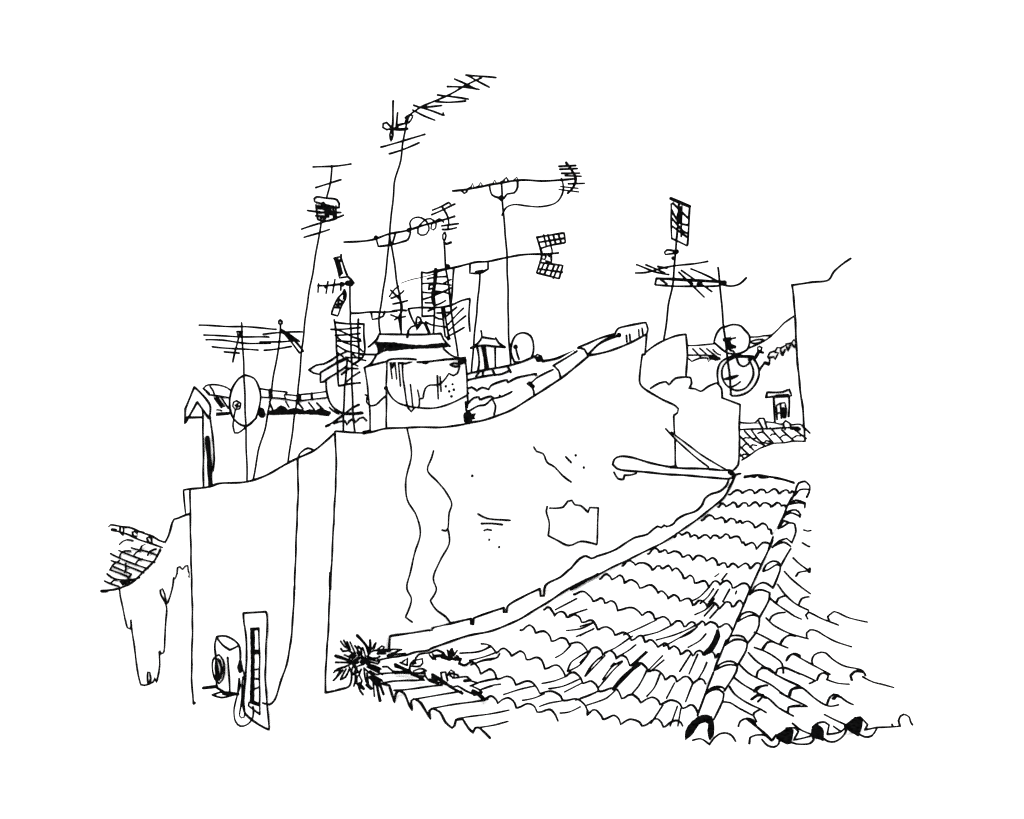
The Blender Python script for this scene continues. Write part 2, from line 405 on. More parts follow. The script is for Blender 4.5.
EXTRA = {  # strokes along the tile columns of a course
 7: "q8 80,455 150,420 220,350; 150,470 210,420 250,365; 215,460 250,420 285,365; 320,458 370,365; 258,275 288,252; 312,295 350,248; 413,400 420,380; 205,490 250,435 w3",
 8: "q8 112,555 190,520 240,470; 180,565 260,475; 222,580 290,505",
 9: "q5 0,105 50,80 95,58; 0,45 100,15; 300,100 420,50 520,0; 435,105 540,80 620,40; 520,135 640,105 780,40; 570,180 700,110 800,50; 740,185 820,140 860,95; q8 0,690 60,665 115,635; 0,725 80,690 130,645",
 10: "q5 170,220 240,190 360,110; 250,255 330,210 380,170; 350,305 450,215; 370,305 460,220; 465,345 565,245; 480,350 573,272; 680,350 755,235; 745,370 805,235; 800,415 840,350 865,290; y3 375,275 460,230; 430,295 500,272; 420,357 475,350 525,325; 458,380 525,350",
 11: "q5 155,405 220,320 290,280; 130,460 220,350 290,285; 0,290 70,215; 35,380 100,290 150,250; 40,380 170,245; 215,320 235,300 w3.2; 230,470 340,350 400,300 w4.2; 345,515 400,450 455,345; 455,520 510,460 545,370; 590,535 645,430; 720,560 770,435; q6 700,128 750,100 810,40; 785,228 810,165 860,130 935,85; 785,228 880,180 945,90; 915,265 960,185 1024,130",
 12: "q5 485,705 565,580; 615,725 665,590; 668,725 690,605; 0,535 120,490; 50,580 180,535 240,480; q6 598,318 700,295 780,265; 650,355 760,335 880,285; 765,380 890,318; 845,437 940,410 1010,375; 582,488 660,460 740,445; 732,533 800,525 880,490; 457,440 540,425 615,395; 318,398 430,365 550,335; 125,315 190,295 300,280; 145,365 220,335 295,325",
 14: "",
 12.5: "q6 0,95 100,90 170,75 225,40; 70,148 180,122 260,95 285,85; 80,180 160,155 240,142 275,125 290,100; p2 850,490 1024,455; 870,560 1000,520; 690,185 860,170 980,120",
}
NS = 140
for k in range(len(ROWS)):
    m = MB(M_TILE, M_INK)
    P = rows3[k]
    path = [p + V((0, 0, h + (0 if k else .008))) for p, h in P]
    ph = random.uniform(0, 9)
    m.tube(path, [PEN * INK * 1.02 / 2 * p.y / F * (1 + .12 * math.sin(i * .35 + ph)) for i, p in enumerate(path)])
    if 0 < k < 13:
        lo, hi = res3(P, NS), res3(rows3[k - 1], NS)
        a = [p + V((0, 0, h - .004)) for p, h in lo]; b = [p - RL.n * .055 + V((0, 0, h * .25)) for p, h in hi]
        c = [p - RL.n * .17 for p, h in lo]
        vs = a + b + c
        m.add([a[0], b[0], b[0] - RL.n * .16, c[0]], [(0, 1, 2, 3)], 0)
        m.add(vs, [(i, i + 1, NS + i + 1, NS + i) for i in range(NS - 1)] + [(2 * NS + i, 2 * NS + i + 1, i + 1, i) for i in range(NS - 1)], 0)
    if k == 0: m.ink(RL, 'y4 700,103 725,100 738,104 750,95 758,104 790,102 w2.6; 815,108 850,113 888,125 w2.4', off=.09)
    if k == 12: m.ink(RL, EXTRA[12.5], w=1.9, off=.16)
    if k in EXTRA: m.ink(RL, EXTRA[k], w=1.9, off=.16)
    if k == 10: m.fill(RL, "q5 928,66 950,58 957,100 935,150 905,200 866,220 846,212 885,170 908,125", .20, .02)
    m.build('tile_course', near)
m = MB(M_TILE, M_INK)
m.slab(RL, "y2 300,262 345,338 420,368 495,405 585,443 668,463 737,483 730,330 700,310 620,300 500,240 400,220 300,210", .05, .05)
m.ink(RL, "y2 300,265 325,268 335,300 345,338 352,300 362,290 385,300 405,345 418,368 415,330 425,322 450,335 475,375 492,405 490,370 500,362 530,375 555,420 582,443 592,432 598,408 625,405 650,445 668,463 678,442 690,440 710,455 737,483", off=.09, w=2.4)
m.ink(RL, "y2 505,360 600,345 730,325; 605,403 700,390 815,370; 690,440 760,430 812,415; 420,325 620,293; 345,288 440,280 540,265; p2 0,390 150,390 300,395; 0,475 150,465 300,460; p1 590,375 640,375 690,420 840,425; 580,445 720,440 880,445; 590,545 720,520 960,515 1000,500; p2 885,90 940,95 990,125 1035,185; 800,300 900,260 1024,240", off=.09, w=2.0)
m.build('eave_course', near)
# hip tiles
LIPS = ["y4 893,155 945,160", "y4 862,212 928,215", "y4 848,255 912,245", "y4 826,298 888,340", "y4 805,370 878,365", "y4 770,457 835,435", "y4 725,545 803,530", "q8 430,600 590,578", "q8 340,782 505,768", "q2 268,220 425,188", "q2 187,410 330,385", "q2 130,590 252,590"]
HST = ["893,155 905,125 930,118 948,135 945,160 935,180; 890,172 910,150 945,150; 893,155 880,185",
 "862,212 895,190 930,200 928,218; 870,205 905,200 928,205; 880,180 862,212",
 "848,255 860,235 895,228 912,245 910,255; 850,250 875,238 905,250; 862,212 845,255 828,295",
 "828,298 845,290 870,275 890,280 895,310 880,350; 830,295 850,268 870,275",
 "805,370 830,345 860,335 880,352; 805,370 850,350 875,365; 808,330 790,375", None, None, None, None, None, None]
HST[:5] = ["y4 " + h for h in HST[:5]]
HST[5] = "q8 620,232 640,185 690,158 735,170 745,190; 620,232 660,220 720,185 748,195; 825,65 790,120 748,195; 690,0 650,90 600,200"
HST[6] = "q8 520,405 560,345 615,318 655,330 690,358; 520,408 560,378 610,370 665,390; 748,195 745,230 690,358; 600,200 560,280 515,385"
HST[7] = "q8 430,600 460,550 515,533 560,550 590,575; 435,605 500,570 550,560 590,575; 665,390 660,450 590,580; 515,385 470,490 430,580"
HST[8] = "q8 340,780 370,720 430,712 475,725 505,770; 340,785 400,745 460,742 500,765; 590,575 590,630 565,690 505,765; 430,580 400,660 340,780"
HST[9] = "q2 265,220 290,185 350,160 400,165 430,185; 270,222 330,190 380,182 420,190; 500,20 490,80 435,180; 345,0 290,130 255,230"
HST[10] = "q2 185,410 230,360 280,347 320,352 340,370; 190,410 240,375 290,370 325,400; 425,190 420,230 330,380; 250,240 190,395"
HST.append("q2 325,400 320,450 250,590; 190,395 130,560")
lip = [poly(s) for s in LIPS]
for i in range(len(HST)):
    m = MB(M_TILE, M_INK)
    if i:
        (l1, r1), (l0, r0) = lip[i - 1], lip[i]
        A, B = [], []
        for (l, r, ls) in ((l0, r0, A), (l1, r1, B)):
            a, b = RL.hit(*l, .03), RL.hit(*r, .03)
            wv = (b - a); h = wv.length * .30
            for t in range(9):
                an = math.pi * t / 8
                ls.append(a + wv * (.5 - .5 * math.cos(an)) + V((0, 0, h * math.sin(an) * (1 if ls is A else .85))))
        m.add(A + B, [(t, t + 1, 10 + t, 9 + t) for t in range(8)], 0)
    m.ink(RL, HST[i], off=.24, w=2.1)
    if i == len(HST) - 1:
        m.fill(RL, "q5 712,798 725,740 790,668 850,642 900,655 917,710 908,765 880,797 868,770 878,690 850,672 812,690 765,757", .24, .03)
    m.build('hip_tile', near)
# right slope
RST = ["q2 555,55 610,75 700,125 760,175 770,245; 610,75 640,25 690,15; 690,15 800,58; 745,30 760,0; 508,95 560,150 640,205 690,245; 710,255 800,300 893,345; 440,180 500,240 570,280 650,320 690,345 780,410 893,465; 570,275 580,230 620,205; 610,208 660,215 695,245 w3.4; 710,255 725,215 770,210 893,255",
 "q2 400,275 470,330 550,380 620,415 660,435 740,510 845,568; 550,385 565,355 640,335; 565,385 600,350 650,340; 530,445 570,415 620,412 w3; 580,460 610,425 640,432; 370,345 400,395 470,450 540,490 600,515 640,540; 320,460 370,465 440,510 540,560; 545,560 550,540 590,520; 545,560 570,610",
 "q2 435,645 450,605 500,585 540,595 570,640 680,745; 505,590 600,670 680,750 w2.8; 515,770 520,725 560,710 640,715 680,750; 610,740 650,785 700,795 735,770 740,720 715,705 690,745; 95,745 150,735 190,755 220,780 250,735 300,695 350,692 390,715 415,755; 800,540 805,500 850,490 893,490; 815,415 825,370 893,360; 795,155 820,115 860,100 893,115",
 "q3 45,155 60,120 100,100 180,150 240,185 300,215 365,250; 100,102 140,118 w3.2; 240,185 232,150 250,110 300,92 330,95 390,145 470,190 600,225 625,260; 270,295 285,255 320,240 355,260 345,290; 340,288 420,315 505,325; 525,295 515,260 540,235 600,235 w3; 605,268 680,308 760,330 832,347",
 "q3 0,270 80,310 160,350 240,415 340,478 380,485 428,475; 345,470 365,415 390,395 430,405; 390,430 410,405 450,420 w3; 450,420 490,450 535,472; 70,405 80,365 110,350 160,355 w3; 0,385 80,430 200,487 130,485 65,490 60,530; 0,500 100,558; 0,205 40,200 140,245 260,298 215,318; 325,545 400,585 480,620; 90,608 150,655 230,690",
 "q4 455,20 485,40 510,48; 390,130 440,180 500,225; 410,265 425,240 505,228; 325,230 380,290 440,340 515,392; 430,475 450,430 505,415; 275,325 320,390 380,445 430,480 500,515; 265,465 280,425 330,408; 200,405 260,460 340,520 400,560 450,580; 215,590 230,560 280,535 330,530; 510,210 505,240 w3; y4 925,303 940,308 952,305; 920,352 945,367",
 "q4 190,570 240,620 320,665 400,695 500,725; 495,580 480,550 500,528 540,545 600,575 720,625; 655,595 640,560 690,525 720,535 780,565 860,585 930,600; 490,722 487,680 510,660 560,665 620,700 700,745 815,782; 105,675 160,700 260,750 350,790; 295,765 320,720 360,697 405,705; 165,800 200,745 250,748; 110,787 160,805"]
m = MB(M_TILE, M_INK)
m.slab(RR, "px 803,488 705,722 738,742 800,742 850,735 915,722 880,640 840,560", .05, 0)
for s in RST: m.ink(RR, s, w=2.1, off=.005)
m.build('tiled_slope', near)
# open ends of the eave tiles
EV = [("q2 715,705 800,655 850,668 832,745 800,752", "q3 45,645 110,645 135,670 100,730 130,725 230,700; 75,745 120,760 220,758 247,730 235,700"),
 ("q3 228,650 270,615 315,640 322,715 270,697 230,680", "q3 235,640 270,610 330,600 360,620 345,690 440,675 480,640; 390,632 440,668; 310,715 350,740 400,742 460,705 485,660 475,630"),
 ("q3 475,620 540,570 608,570 602,620 577,682 520,650", "q3 545,570 590,562 640,620 620,658 700,640; 575,685 620,708 670,700 710,640"),
 (None, "q3 700,640 800,635 880,630 868,590 880,560 905,545 945,565 955,600 968,620; 820,615 825,630")]
for f, s in EV:
    part('eave_tile', near, RR, s, w=2.1, off=.08, mats=(M_TILE, M_INK), fills=[f] if f else [])

# ------------------------------------------------------------------ plants on the near roof
def plant(name, label, txt, w=2.0):
    m = MB(M_LEAF, M_LEAF)
    sts = strokes(txt); c = NW.hit(*sts[0][0][0], .05)
    t = thing(name, label, 'plant', c)
    for st in sts: m.ink(NW, [st], w, .14 + random.uniform(-.05, .10))
    m.build('foliage', t)
plant('spiky_plant', 'big dark spiky plant growing at the wall corner by the roof edge', "p1 300,330 330,330 w4; 390,320 450,330 w4; 330,55 380,110 430,180 450,240 w3; 460,105 462,180 455,240 w2.6; 520,135 505,190 480,205 500,160 520,135; 530,205 580,165 605,175 590,200 540,210; 160,115 200,170 250,195; 195,105 230,170 260,200; 225,120 250,180; 255,125 285,190 310,240; 165,190 185,215 240,210 280,235; 305,160 340,215 345,260; 340,165 370,190 375,240 350,260 330,230 340,170; 385,180 410,260 415,330; 200,255 240,275 290,240; 250,290 300,250; 280,300 320,260; 300,310 345,270; 320,320 370,280; 105,265 180,285 300,330 w3; 105,330 240,335 300,330; 300,330 200,380 130,400 90,435; 85,515 120,480 160,410 100,420; 90,515 180,410; 160,505 180,460 215,400; 160,505 210,480 250,400; 430,270 480,290 530,290 560,270; 440,270 450,240 500,215 640,205; 540,240 600,215 660,215 w3; 620,215 700,195 785,200 720,230 640,265; 570,245 620,240; 640,265 740,245 825,240 790,265 620,290 540,310; 430,290 500,310 560,330 540,350 440,320; 440,350 520,370 575,400 530,400 450,370; 430,380 520,420 590,455; 460,420 540,460 560,450; 400,390 480,460 590,520 560,520 500,490; 460,480 530,560 w2.8; 280,330 320,390 w2.8; 430,350 560,420; 340,220 400,300 w2.6; 300,350 270,420 290,460 320,390; 320,390 340,430 280,450; 370,400 350,460 380,520 370,550; 400,400 420,520 480,600; 430,440 440,540; 310,450 310,520 295,575; 330,470 325,540 400,610; 340,560 360,620 390,660; 350,540 400,600; 420,560 470,605; 490,480 500,600 505,680; 520,520 545,640 565,725 w3; 545,510 600,660 w3; 500,480 580,600; 570,545 650,560; 360,330 380,300 430,330 370,340; 340,370 400,350")
plant('small_plant', 'small leafy weed sprouting from the tiles just right of the spiky plant', "p2 0,300 60,330 140,365 w3; 0,325 70,350 140,375; 50,280 125,310 130,240 75,275; 150,340 160,290 210,240 205,290 180,300; 200,260 280,245 285,290 260,320 175,320; 190,370 270,345 320,365 230,395; 150,340 160,375 200,410 300,420 310,390; 210,235 240,200 370,180 430,155 500,185; 170,395 280,440 w3; 300,390 350,470 440,500; 190,280 215,290")
plant('small_plant', 'low weed with rounded leaves trailing across the tiles above the eave', "p2 380,405 440,440 520,490 w3; 400,430 430,450 w4; 470,385 490,470 510,480; 470,385 520,380 540,465; 540,410 570,355 605,380 600,440 565,420 570,395 640,410 660,435 590,440; 640,440 740,430 770,460 710,470; 710,468 770,460 w3; 740,460 850,490; 520,490 580,540 690,600 w2.6; 590,535 640,525 720,570 820,610; 770,520 860,560 890,590; 850,490 770,520; 800,575 850,600 900,650 w4; 810,610 880,590 w3; 380,430 400,480 470,490 580,530; 350,460 420,470 w3")
plant('small_plant', 'tiny dark tuft of leaves on the tiles below the flashing', "p2 350,205 390,250; 385,195 415,250; 400,215 480,210 w3; 480,200 520,240; 535,155 550,215; 580,145 565,220 w3; 600,215 635,160; 500,185 545,240 660,260; 630,210 650,250; 610,240 640,220 w3; 655,290 680,240 640,230 620,260; 655,288 700,308 w2.6; 480,225 560,250 w3; 545,170 580,235 w3; 590,170 560,230 w3; 430,155 500,185")

# ------------------------------------------------------------------ pipe, board and walls to the right of the long wall
GP = Plane(FR_.p + FR_.n * .22, FR_.n)
class Cap(Near): pass
gs = Near(GP, RL)
o = MB(M_METAL, M_INK); bodyp = "y4 200,55 205,35 225,25 270,28 350,50 420,65 520,70 600,75 650,78 660,95 640,110 560,103 450,95 300,82 215,70"
o.slab(GP, bodyp, .17)
o.ink(gs, "y4 200,55 205,35 225,25 270,28 350,50 420,65 520,70 600,75 650,78 660,90 655,105 640,110 560,103 450,95 300,82 215,70 200,55; 205,85 220,110 240,112 245,95 265,95 290,88; 420,65 440,62 w2.8; 640,85 660,95 w3.4", w=2.2)
o = o.build('rain_pipe'); o['label'] = 'thick white rain pipe with rounded end lying across the top of the near roof'; o['category'] = 'pipe'

BW = D(19.9)
rw = thing('garden_wall', 'low crumbling plaster wall with bumpy top behind the rain pipe', 'wall', foot("z8 300,690", 19.9, 0))
tw = "z8 45,345 90,350 130,325 160,318 175,333 200,305 270,300 275,325 262,348 290,350 315,362 350,340 385,325 405,345 410,390 490,422"
m = MB(); m.wall(BW, [p for i, p in enumerate(poly(tw)) if i in (0, 1, 2, 3, 5, 6, 9, 10, 11, 12, 13, 15)], .3)
m.ink(BW, "z8 90,350 130,325 160,318 175,333 200,305 270,300 275,325 262,348 290,350 315,362 350,340 385,325 405,345 410,390 490,422 487,520 480,690 460,712")
m.build('wall', rw)
BB = D(20.6)
bw = thing('wall_block', 'plain square wall block with sloping top standing right of the coping end', 'wall', foot("z8 150,300", 20.6, 0))
m = MB(); m.wall(BB, poly("z8 50,205 100,165 200,115 250,108 254,110"), .6)
m.ink(BB, "z8 50,205 100,165 200,115 250,108 255,200 250,295"); m.build('wall', bw)
bd = MB(M_METAL, M_INK); bs = Plane(GP.p + FR_.n * .1, FR_.n)
bd.slab(D(18.4), "z8 158,528 185,543 260,602 430,713 350,698 270,638", .03, -.004)
bd.ink(D(18.4), "z8 158,528 200,572 270,638 350,698; 185,543 260,602 340,658 430,713", w=1.9)
o = bd.build('board'); o['label'] = 'narrow board leaning aslant against the wall above the rain pipe'; o['category'] = 'board'

# far house, tall house at the right
fh = thing('far_house', 'distant house with tiled gable verge and tiled lean-to roof behind the two right dishes', 'house', (5.0, 25.9, 0))
FH = D(25.9)
m = MB(); m.wall(FH, poly("p8 -130,400 0,330 130,320 455,250 665,235 720,185 780,120 880,55 900,50"), .5)
m.ink(FH, "p8 455,250 540,250 600,240 665,235 720,185 780,120 880,55; 470,295 520,280 600,275 570,300 500,310 470,300; 665,240 600,290 520,330 440,360", w=1.8)
m.build('wall', fh)
m = MB(M_TILE, M_INK)
m.ink(FH, "p8 550,570 570,530 600,490 640,515 650,460 630,440 650,400 700,385; 600,492 645,500 w3; 650,440 690,435 700,460 730,400 700,395; 700,385 720,350 750,355 750,380 770,420 790,370; 750,355 800,330 820,385 840,330; 800,320 850,310 880,350 900,300 870,275 850,310; 760,400 770,420 w3", w=2.0, off=.06)
m.build('verge_tile', fh)
m = MB(M_TILE, M_INK)
m.slab(FH, "z8 238,157 300,158 375,150 420,205 400,222 258,220", .2, .3)
m.ink(FH, "z8 238,157 300,158 375,150; 280,172 320,215; 310,170 360,215; 340,172 400,220; 370,175 390,195 420,205; 255,200 350,203 400,215; 258,215 275,230 310,215 345,213 350,230 370,205 380,225 400,215; 355,215 390,222 w2.6", w=1.7, off=.305)
m.build('tiled_roof', fh)
LT = D(23.0)
m = MB(M_TILE, M_INK)
lt = through(at(740, 427, 24.6), at(803, 427, 24.6), at(770, 443, 23.2))
m.slab(lt, "q1 70,432 260,435 450,437 620,455 720,455 760,490 765,630 640,628 560,640 440,648 380,672 310,700 200,770 120,819 70,840", .08)
m.ink(lt, "q1 765,630 640,628 560,640 440,648 380,672 310,700 200,770 120,819; 760,490 765,630; 150,525 240,610 355,670; 220,515 330,640 440,645; 330,520 440,640; 410,490 540,630; 530,510 660,625; 640,495 780,600; 105,575 240,715; 90,670 200,770; 85,740 140,800; 130,605 160,590 190,595; 285,545 310,535 340,540; 235,600 270,595; 415,570 430,555 460,560; 515,590 540,570 580,565; 350,640 370,620 410,630; 650,590 680,570 720,575; 120,690 150,660 190,655; 205,690 230,660 275,670; 105,780 140,760 180,765", w=1.8, off=.01)
m.build('lean_to_roof', fh)
m = MB(M_TILE, M_INK)
m.ink(lt, "q1 105,433 260,435 300,395 345,395 360,430 450,437 540,450 570,415 610,440 620,455 720,455 760,490 820,545; 105,510 300,500 450,495 620,490 720,500 690,515; 290,410 335,495; 350,405 380,490; 545,455 565,500; 620,460 625,485; 630,490 700,492 w3", w=1.9, off=.03)
m.build('ridge_tile', fh)
m = MB(); m.prism([V((at(735, 440, 23.3).x, 23.3, CH - .75)), V((at(804, 440, 23.3).x, 23.3, CH - .55)), V((at(804, 440, 24.9).x, 24.9, CH - .45)), V((at(735, 440, 24.9).x, 24.9, CH - .45))]); m.build('lean_to_wall', fh)
CHs = D(25.3)
sc_ = thing('chimney', 'small square chimney with flat slab cap and arched opening on the far right roof', 'chimney', foot("q1 525,435", 25.3))
part('shaft', sc_, CHs, "q1 447,180 450,300 460,435; 605,170 607,260 602,375", body="q1 447,175 605,170 605,440 460,440", bthick=.4)
part('cap', sc_, CHs, "q1 365,180 380,122 470,125 550,120 605,97 632,165 590,160 470,165 365,180; 470,165 590,158 w3", off=.08, body="q1 365,180 380,122 550,120 605,97 632,165", bthick=.5)
part('opening', sc_, CHs, "q1 485,405 475,260 510,238 560,232 575,300 570,390; 515,240 525,395; 485,340 560,325; 545,290 553,385 w2.8", w=1.6, off=.012)
tb = thing('tall_house', 'tall plain white house wall with stepped roofline at the right edge', 'house', foot("z7 800,597", 25.8, 0))
TB = D(25.8)
m = MB(); m.slab(TB, "px 791.8,285 794.8,318 796.6,343 799.8,385 803,411 804.6,441 806.5,441 806.5,283.3", .08)
m.wall(TB, poly("px 806.5,283.3 z7 810,395 890,383 910,350 945,320 985,293"), .08)
m.prism([V((x, y, TB.hit(830, 285).z - .1)) for x, y in ((4.95, 25.885), (5.44, 25.885), (5.44, 30), (4.95, 30))])
m.ink(TB, "z7 733,405 810,395 890,383 910,350 945,320 985,293; z7 733,405 740,450 750,597 z8 740,150 755,330 770,450 778,585")
m.build('wall', tb)

# neighbour with long ridge at the left
nb = thing('neighbour_house', 'distant house with tiled roof and inked eave shadow line behind the oval dish', 'house', foot("y7 380,440", 22.5, 0))
NB = D(22.4); nbs = through(at(200, 413, 22.4), at(330, 413, 22.4), at(260, 396, 22.75))
m = MB(); m.wall(NB, poly("y7 97,447 650,447"), 1.5); m.build('wall', nb)
m = MB(M_TILE, M_INK); m.slab(nbs, "y7 95,365 220,375 345,370 500,385 630,378 650,445 480,440 380,445 200,450 130,450", .08)
m.ink(nbs, "y7 150,380 180,420; 160,375 190,415; 175,375 208,425; 385,395 400,430; 455,395 470,420; 505,395 530,425; 555,400 580,430; 590,400 625,435; 135,450 210,445 w3; 140,445 155,430 180,435", w=1.95, off=.008)
m.fill(nbs, "y7 375,432 405,430 420,418 435,410 455,418 465,430 500,420 540,432 560,426 585,432 600,423 652,438 642,452 560,444 480,444 380,447", .02); m.blob(nbs, "y7 350,437 354,450", 3.9, .03)  # black fill along the eave draws its shadow line in ink
m.build('tiled_roof', nb)
m = MB(M_TILE, M_INK)
m.slab(nbs, "y7 92,350 110,328 150,322 200,332 345,340 390,345 510,375 630,358 630,378 500,388 345,372 220,378 100,365", .05, .02)
m.ink(nbs, "z1 665,33 720,42 770,48 758,60 765,75; 760,56 815,62; 815,58 865,52 918,45; 665,66 740,72 810,80 865,76 920,70; 703,40 706,68 w4; 814,60 814,76 w4; 864,52 865,74 w2.6; y7 92,350 110,328 150,322 200,332 218,345; 130,330 145,350 150,370; 92,350 108,345 125,362 w2.6; 100,365 160,370 220,378", w=1.8, off=.03)
m.build('ridge_tile', nb)
m = MB(M_TILE, M_INK)

# ------------------------------------------------------------------ chimneys of the terrace
lc = thing('chimney', 'narrow chimney with pointed inverted V cap at the left end of the side wall', 'chimney', foot("y7 115,765", 16.2, TER))
LC = D(16.2)
part('cap', lc, LC, "y7 22,425 62,333 130,410 125,470 75,395 22,490 22,425; 30,463 98,462", off=.06, body="y7 22,425 62,333 130,410 125,470 75,395 22,490", bthick=.35, w=2.3)
part('shaft', lc, LC, "y7 97,430 100,600 100,765; 130,460 140,540 148,640 142,695", body="y7 97,400 130,410 142,695 142,830 100,830", bthick=.25)
part('opening', lc, LC, "y7 118,550 125,640 132,755 w4.6", off=.03)

cc = thing('chimney', 'wide whitewashed chimney with stained sides and dark vent band under its cap', 'chimney', foot("y8 400,745", 16.5, TER))
CC = D(16.1)
part('shaft', cc, CC, "y8 30,322 50,450 65,600 70,760; 185,210 180,450 180,745; 720,260 730,400 735,560 722,700;"
  "205,275 220,400 w1.6; 237,285 250,405 w1.7; 262,292 275,452 w1.7; 290,290 295,400 315,540 330,600 350,625 370,600; 343,440 360,590; 393,478 405,540 430,535 445,470 470,445 540,440 580,405 608,365 640,380 665,365 680,315; 405,540 405,580 395,600; 527,378 535,540; 548,388 555,490; 262,290 310,297 355,283; 207,280 222,330 235,280;"
  "585,452; 632,440; 610,487; 640,475; 624,520; 180,465 210,520 260,565 330,590 400,598 520,600 620,570 735,510; 35,510 50,515 45,560 65,585 110,580 140,550 178,515",
  w=1.9, body="y8 30,322 180,285 720,260 735,560 722,700 722,1100 70,1100 65,600", bthick=1.1, blobs=[("y8 177,465", 2.4), ("y8 737,500", 1.8)])
part('hood', cc, CC, "y8 115,235 70,300 30,322 180,285; 570,195 625,240 690,262 720,258; 180,285 200,270 385,270; 390,288 440,285 600,270 700,265; 430,290 450,296 465,290; 615,305 640,295 690,300 715,290; 615,305 650,318 680,312; 680,280 718,275 w4",
  off=.04, body="y8 115,235 185,205 570,195 625,240 720,258 720,268 180,287 30,322 70,300", bthick=1.15)
part('cap', cc, CC, "y8 55,187 115,130 130,95 155,95 300,100 555,93 570,130 615,180; 0,235 115,235", off=.07, body="y8 55,187 130,95 155,95 300,100 555,93 615,180 560,190 185,210 115,200", bthick=1.15)
part('vent', cc, CC, "y8 110,160 250,165 w3; 110,235 160,210 185,205", off=.10, fills=["y8 98,152 170,152 165,188 148,224 114,240 116,192", "y8 150,149 200,148 400,168 590,158 622,182 560,190 300,203 185,212 168,190"])
part('finial', cc, CC, "p5 280,790 290,720 320,685 370,670 440,645 480,680 505,745; 370,670 375,600 385,580 410,590 430,640; 465,660 505,745 w2.8; 280,790 292,730 w2.6", off=.08, fills=["p5 352,660 440,640 400,700 375,735", "p5 375,640 410,620 430,650"])

sm = thing('chimney', 'small pagoda roofed chimney pot on the roof ridge right of the wide chimney', 'chimney', foot("z6 170,375", 18.0))
SMs = D(18.1)
part('shaft', sm, SMs, "z6 127,270 135,340 125,400; 155,255 162,300 170,365 w4.2; 210,263 212,360", body="z6 127,262 210,262 212,375 130,385", bthick=.3)
part('cap', sm, SMs, "z6 95,270 120,255 148,218 145,190; 148,218 210,228 212,220 225,245 258,268; 95,270 150,258 200,263 255,268", off=.05, body="z6 95,270 120,255 148,218 210,226 225,245 258,268 200,263 150,258", bthick=.4)

# small lean-to canopy left of the wide chimney
sh = thing('canopy', 'small tilted canopy roof over a rounded niche left of the wide chimney', 'canopy', foot("p4 440,560", 16.9, TER))
SH = D(17.1)
part('eave', sh, SH, "p4 90,100 170,50 240,42 325,0 p3 380,470 470,425; p4 90,100 140,135 210,148; 210,130 300,75 375,30 p3 470,490; p4 210,130 205,232 240,225 275,195 380,130 470,70; p3 660,455 780,455; p3 375,540 480,490 w3", off=.04,
     body="p4 90,100 170,50 240,42 325,0 p3 470,425 p4 600,-10 470,70 380,130 275,195 240,225 205,232 210,148 140,135", bthick=.5)
part('niche', sh, SH, "p4 265,200 270,320 300,420 350,490 440,550; 300,485 340,520 395,548; 262,682 340,640 440,565 525,495 605,457; 262,682 300,665 w3; 460,555 560,550 640,540 w2.6; 350,650 400,635 460,625 480,665 500,630 545,600 570,640 610,595 650,585 682,620", blobs=[("p4 622,540", 2.0)],
     body="p4 265,200 470,70 640,60 700,620 700,900 300,900 350,490 300,420 270,320", bthick=.4)

# ------------------------------------------------------------------ satellite dishes
def dish(label, Y, rim, extra_rim, arm, mount, fills=(), arm_w=2.0, blobs=(), depth=.16, group='satellite dishes on the roofs', foot_z=None):
    r = smooth(poly(rim), 3); S = D(Y)
    cx = sum(p[0] for p in r) / len(r); cy = sum(p[1] for p in r) / len(r)
    c = at(cx, cy, Y)
    t = thing('satellite_dish', label, 'satellite dish', c if foot_z is None else V((c.x, c.y, foot_z)), group)
    m = MB(M_METAL, M_INK)
    n = len(r) - 1; rings = 5; vs = []
    for j in range(rings + 1):
        f = j / rings
        for i in range(n):
            vs.append(at(cx + (r[i][0] - cx) * f, cy + (r[i][1] - cy) * f, Y) + V((0, depth * (1 - f * f) if j else depth, 0)))
    fs = [(j * n + i, j * n + (i + 1) % n, (j + 1) * n + (i + 1) % n, (j + 1) * n + i) for j in range(rings) for i in range(n)]
    m.add(vs, fs, 0)
    m.ink(S, rim, 2.1, 0); ro = m.build('reflector', t)
    if extra_rim: MB(M_METAL, M_INK).ink(S, extra_rim, 2.0, .015).build('inner_rim', t)
    if arm or fills or blobs: part('feed_horn', t, S, arm, arm_w, .12, mats=(M_METAL, M_INK), fills=fills, blobs=blobs)
    m = MB(M_METAL, M_INK)
    px, py = mount
    a = at(cx, cy, Y) + V((0, depth + .01, 0)); b = V((at(px, py, Y).x, Y + depth + .14, a.z - .05)); z = V((b.x, b.y, at(px, py, Y).z))
    m.tube([a, b], [.02, .02], 0); m.tube([b, z], [.02, .02], 0)
    m.build('bracket', t)
    return t
dish('large oval dish crossed by an aerial mast at the left of the terrace', 16.55, "y7 280,280 320,295 345,350 345,400 325,470 290,500 265,497 230,465 213,410 225,340 255,293 280,280", None,
     "y7 245,392 262,402 258,425 240,430 228,415 232,398 245,392; 248,405 238,412 242,420 254,414; 240,428 228,500 235,530 250,530 290,500 330,465", (245, 470))
dish('round dish with dark feed horn on the ridge beside the pagoda chimney pot', 18.6, "z6 300,335 285,290 290,240 310,208 345,198 375,212 388,250 385,300 370,325 300,335", None, "z6 305,265 312,295 322,322", (527, 366), blobs=[("z6 305,265", 2.6)])
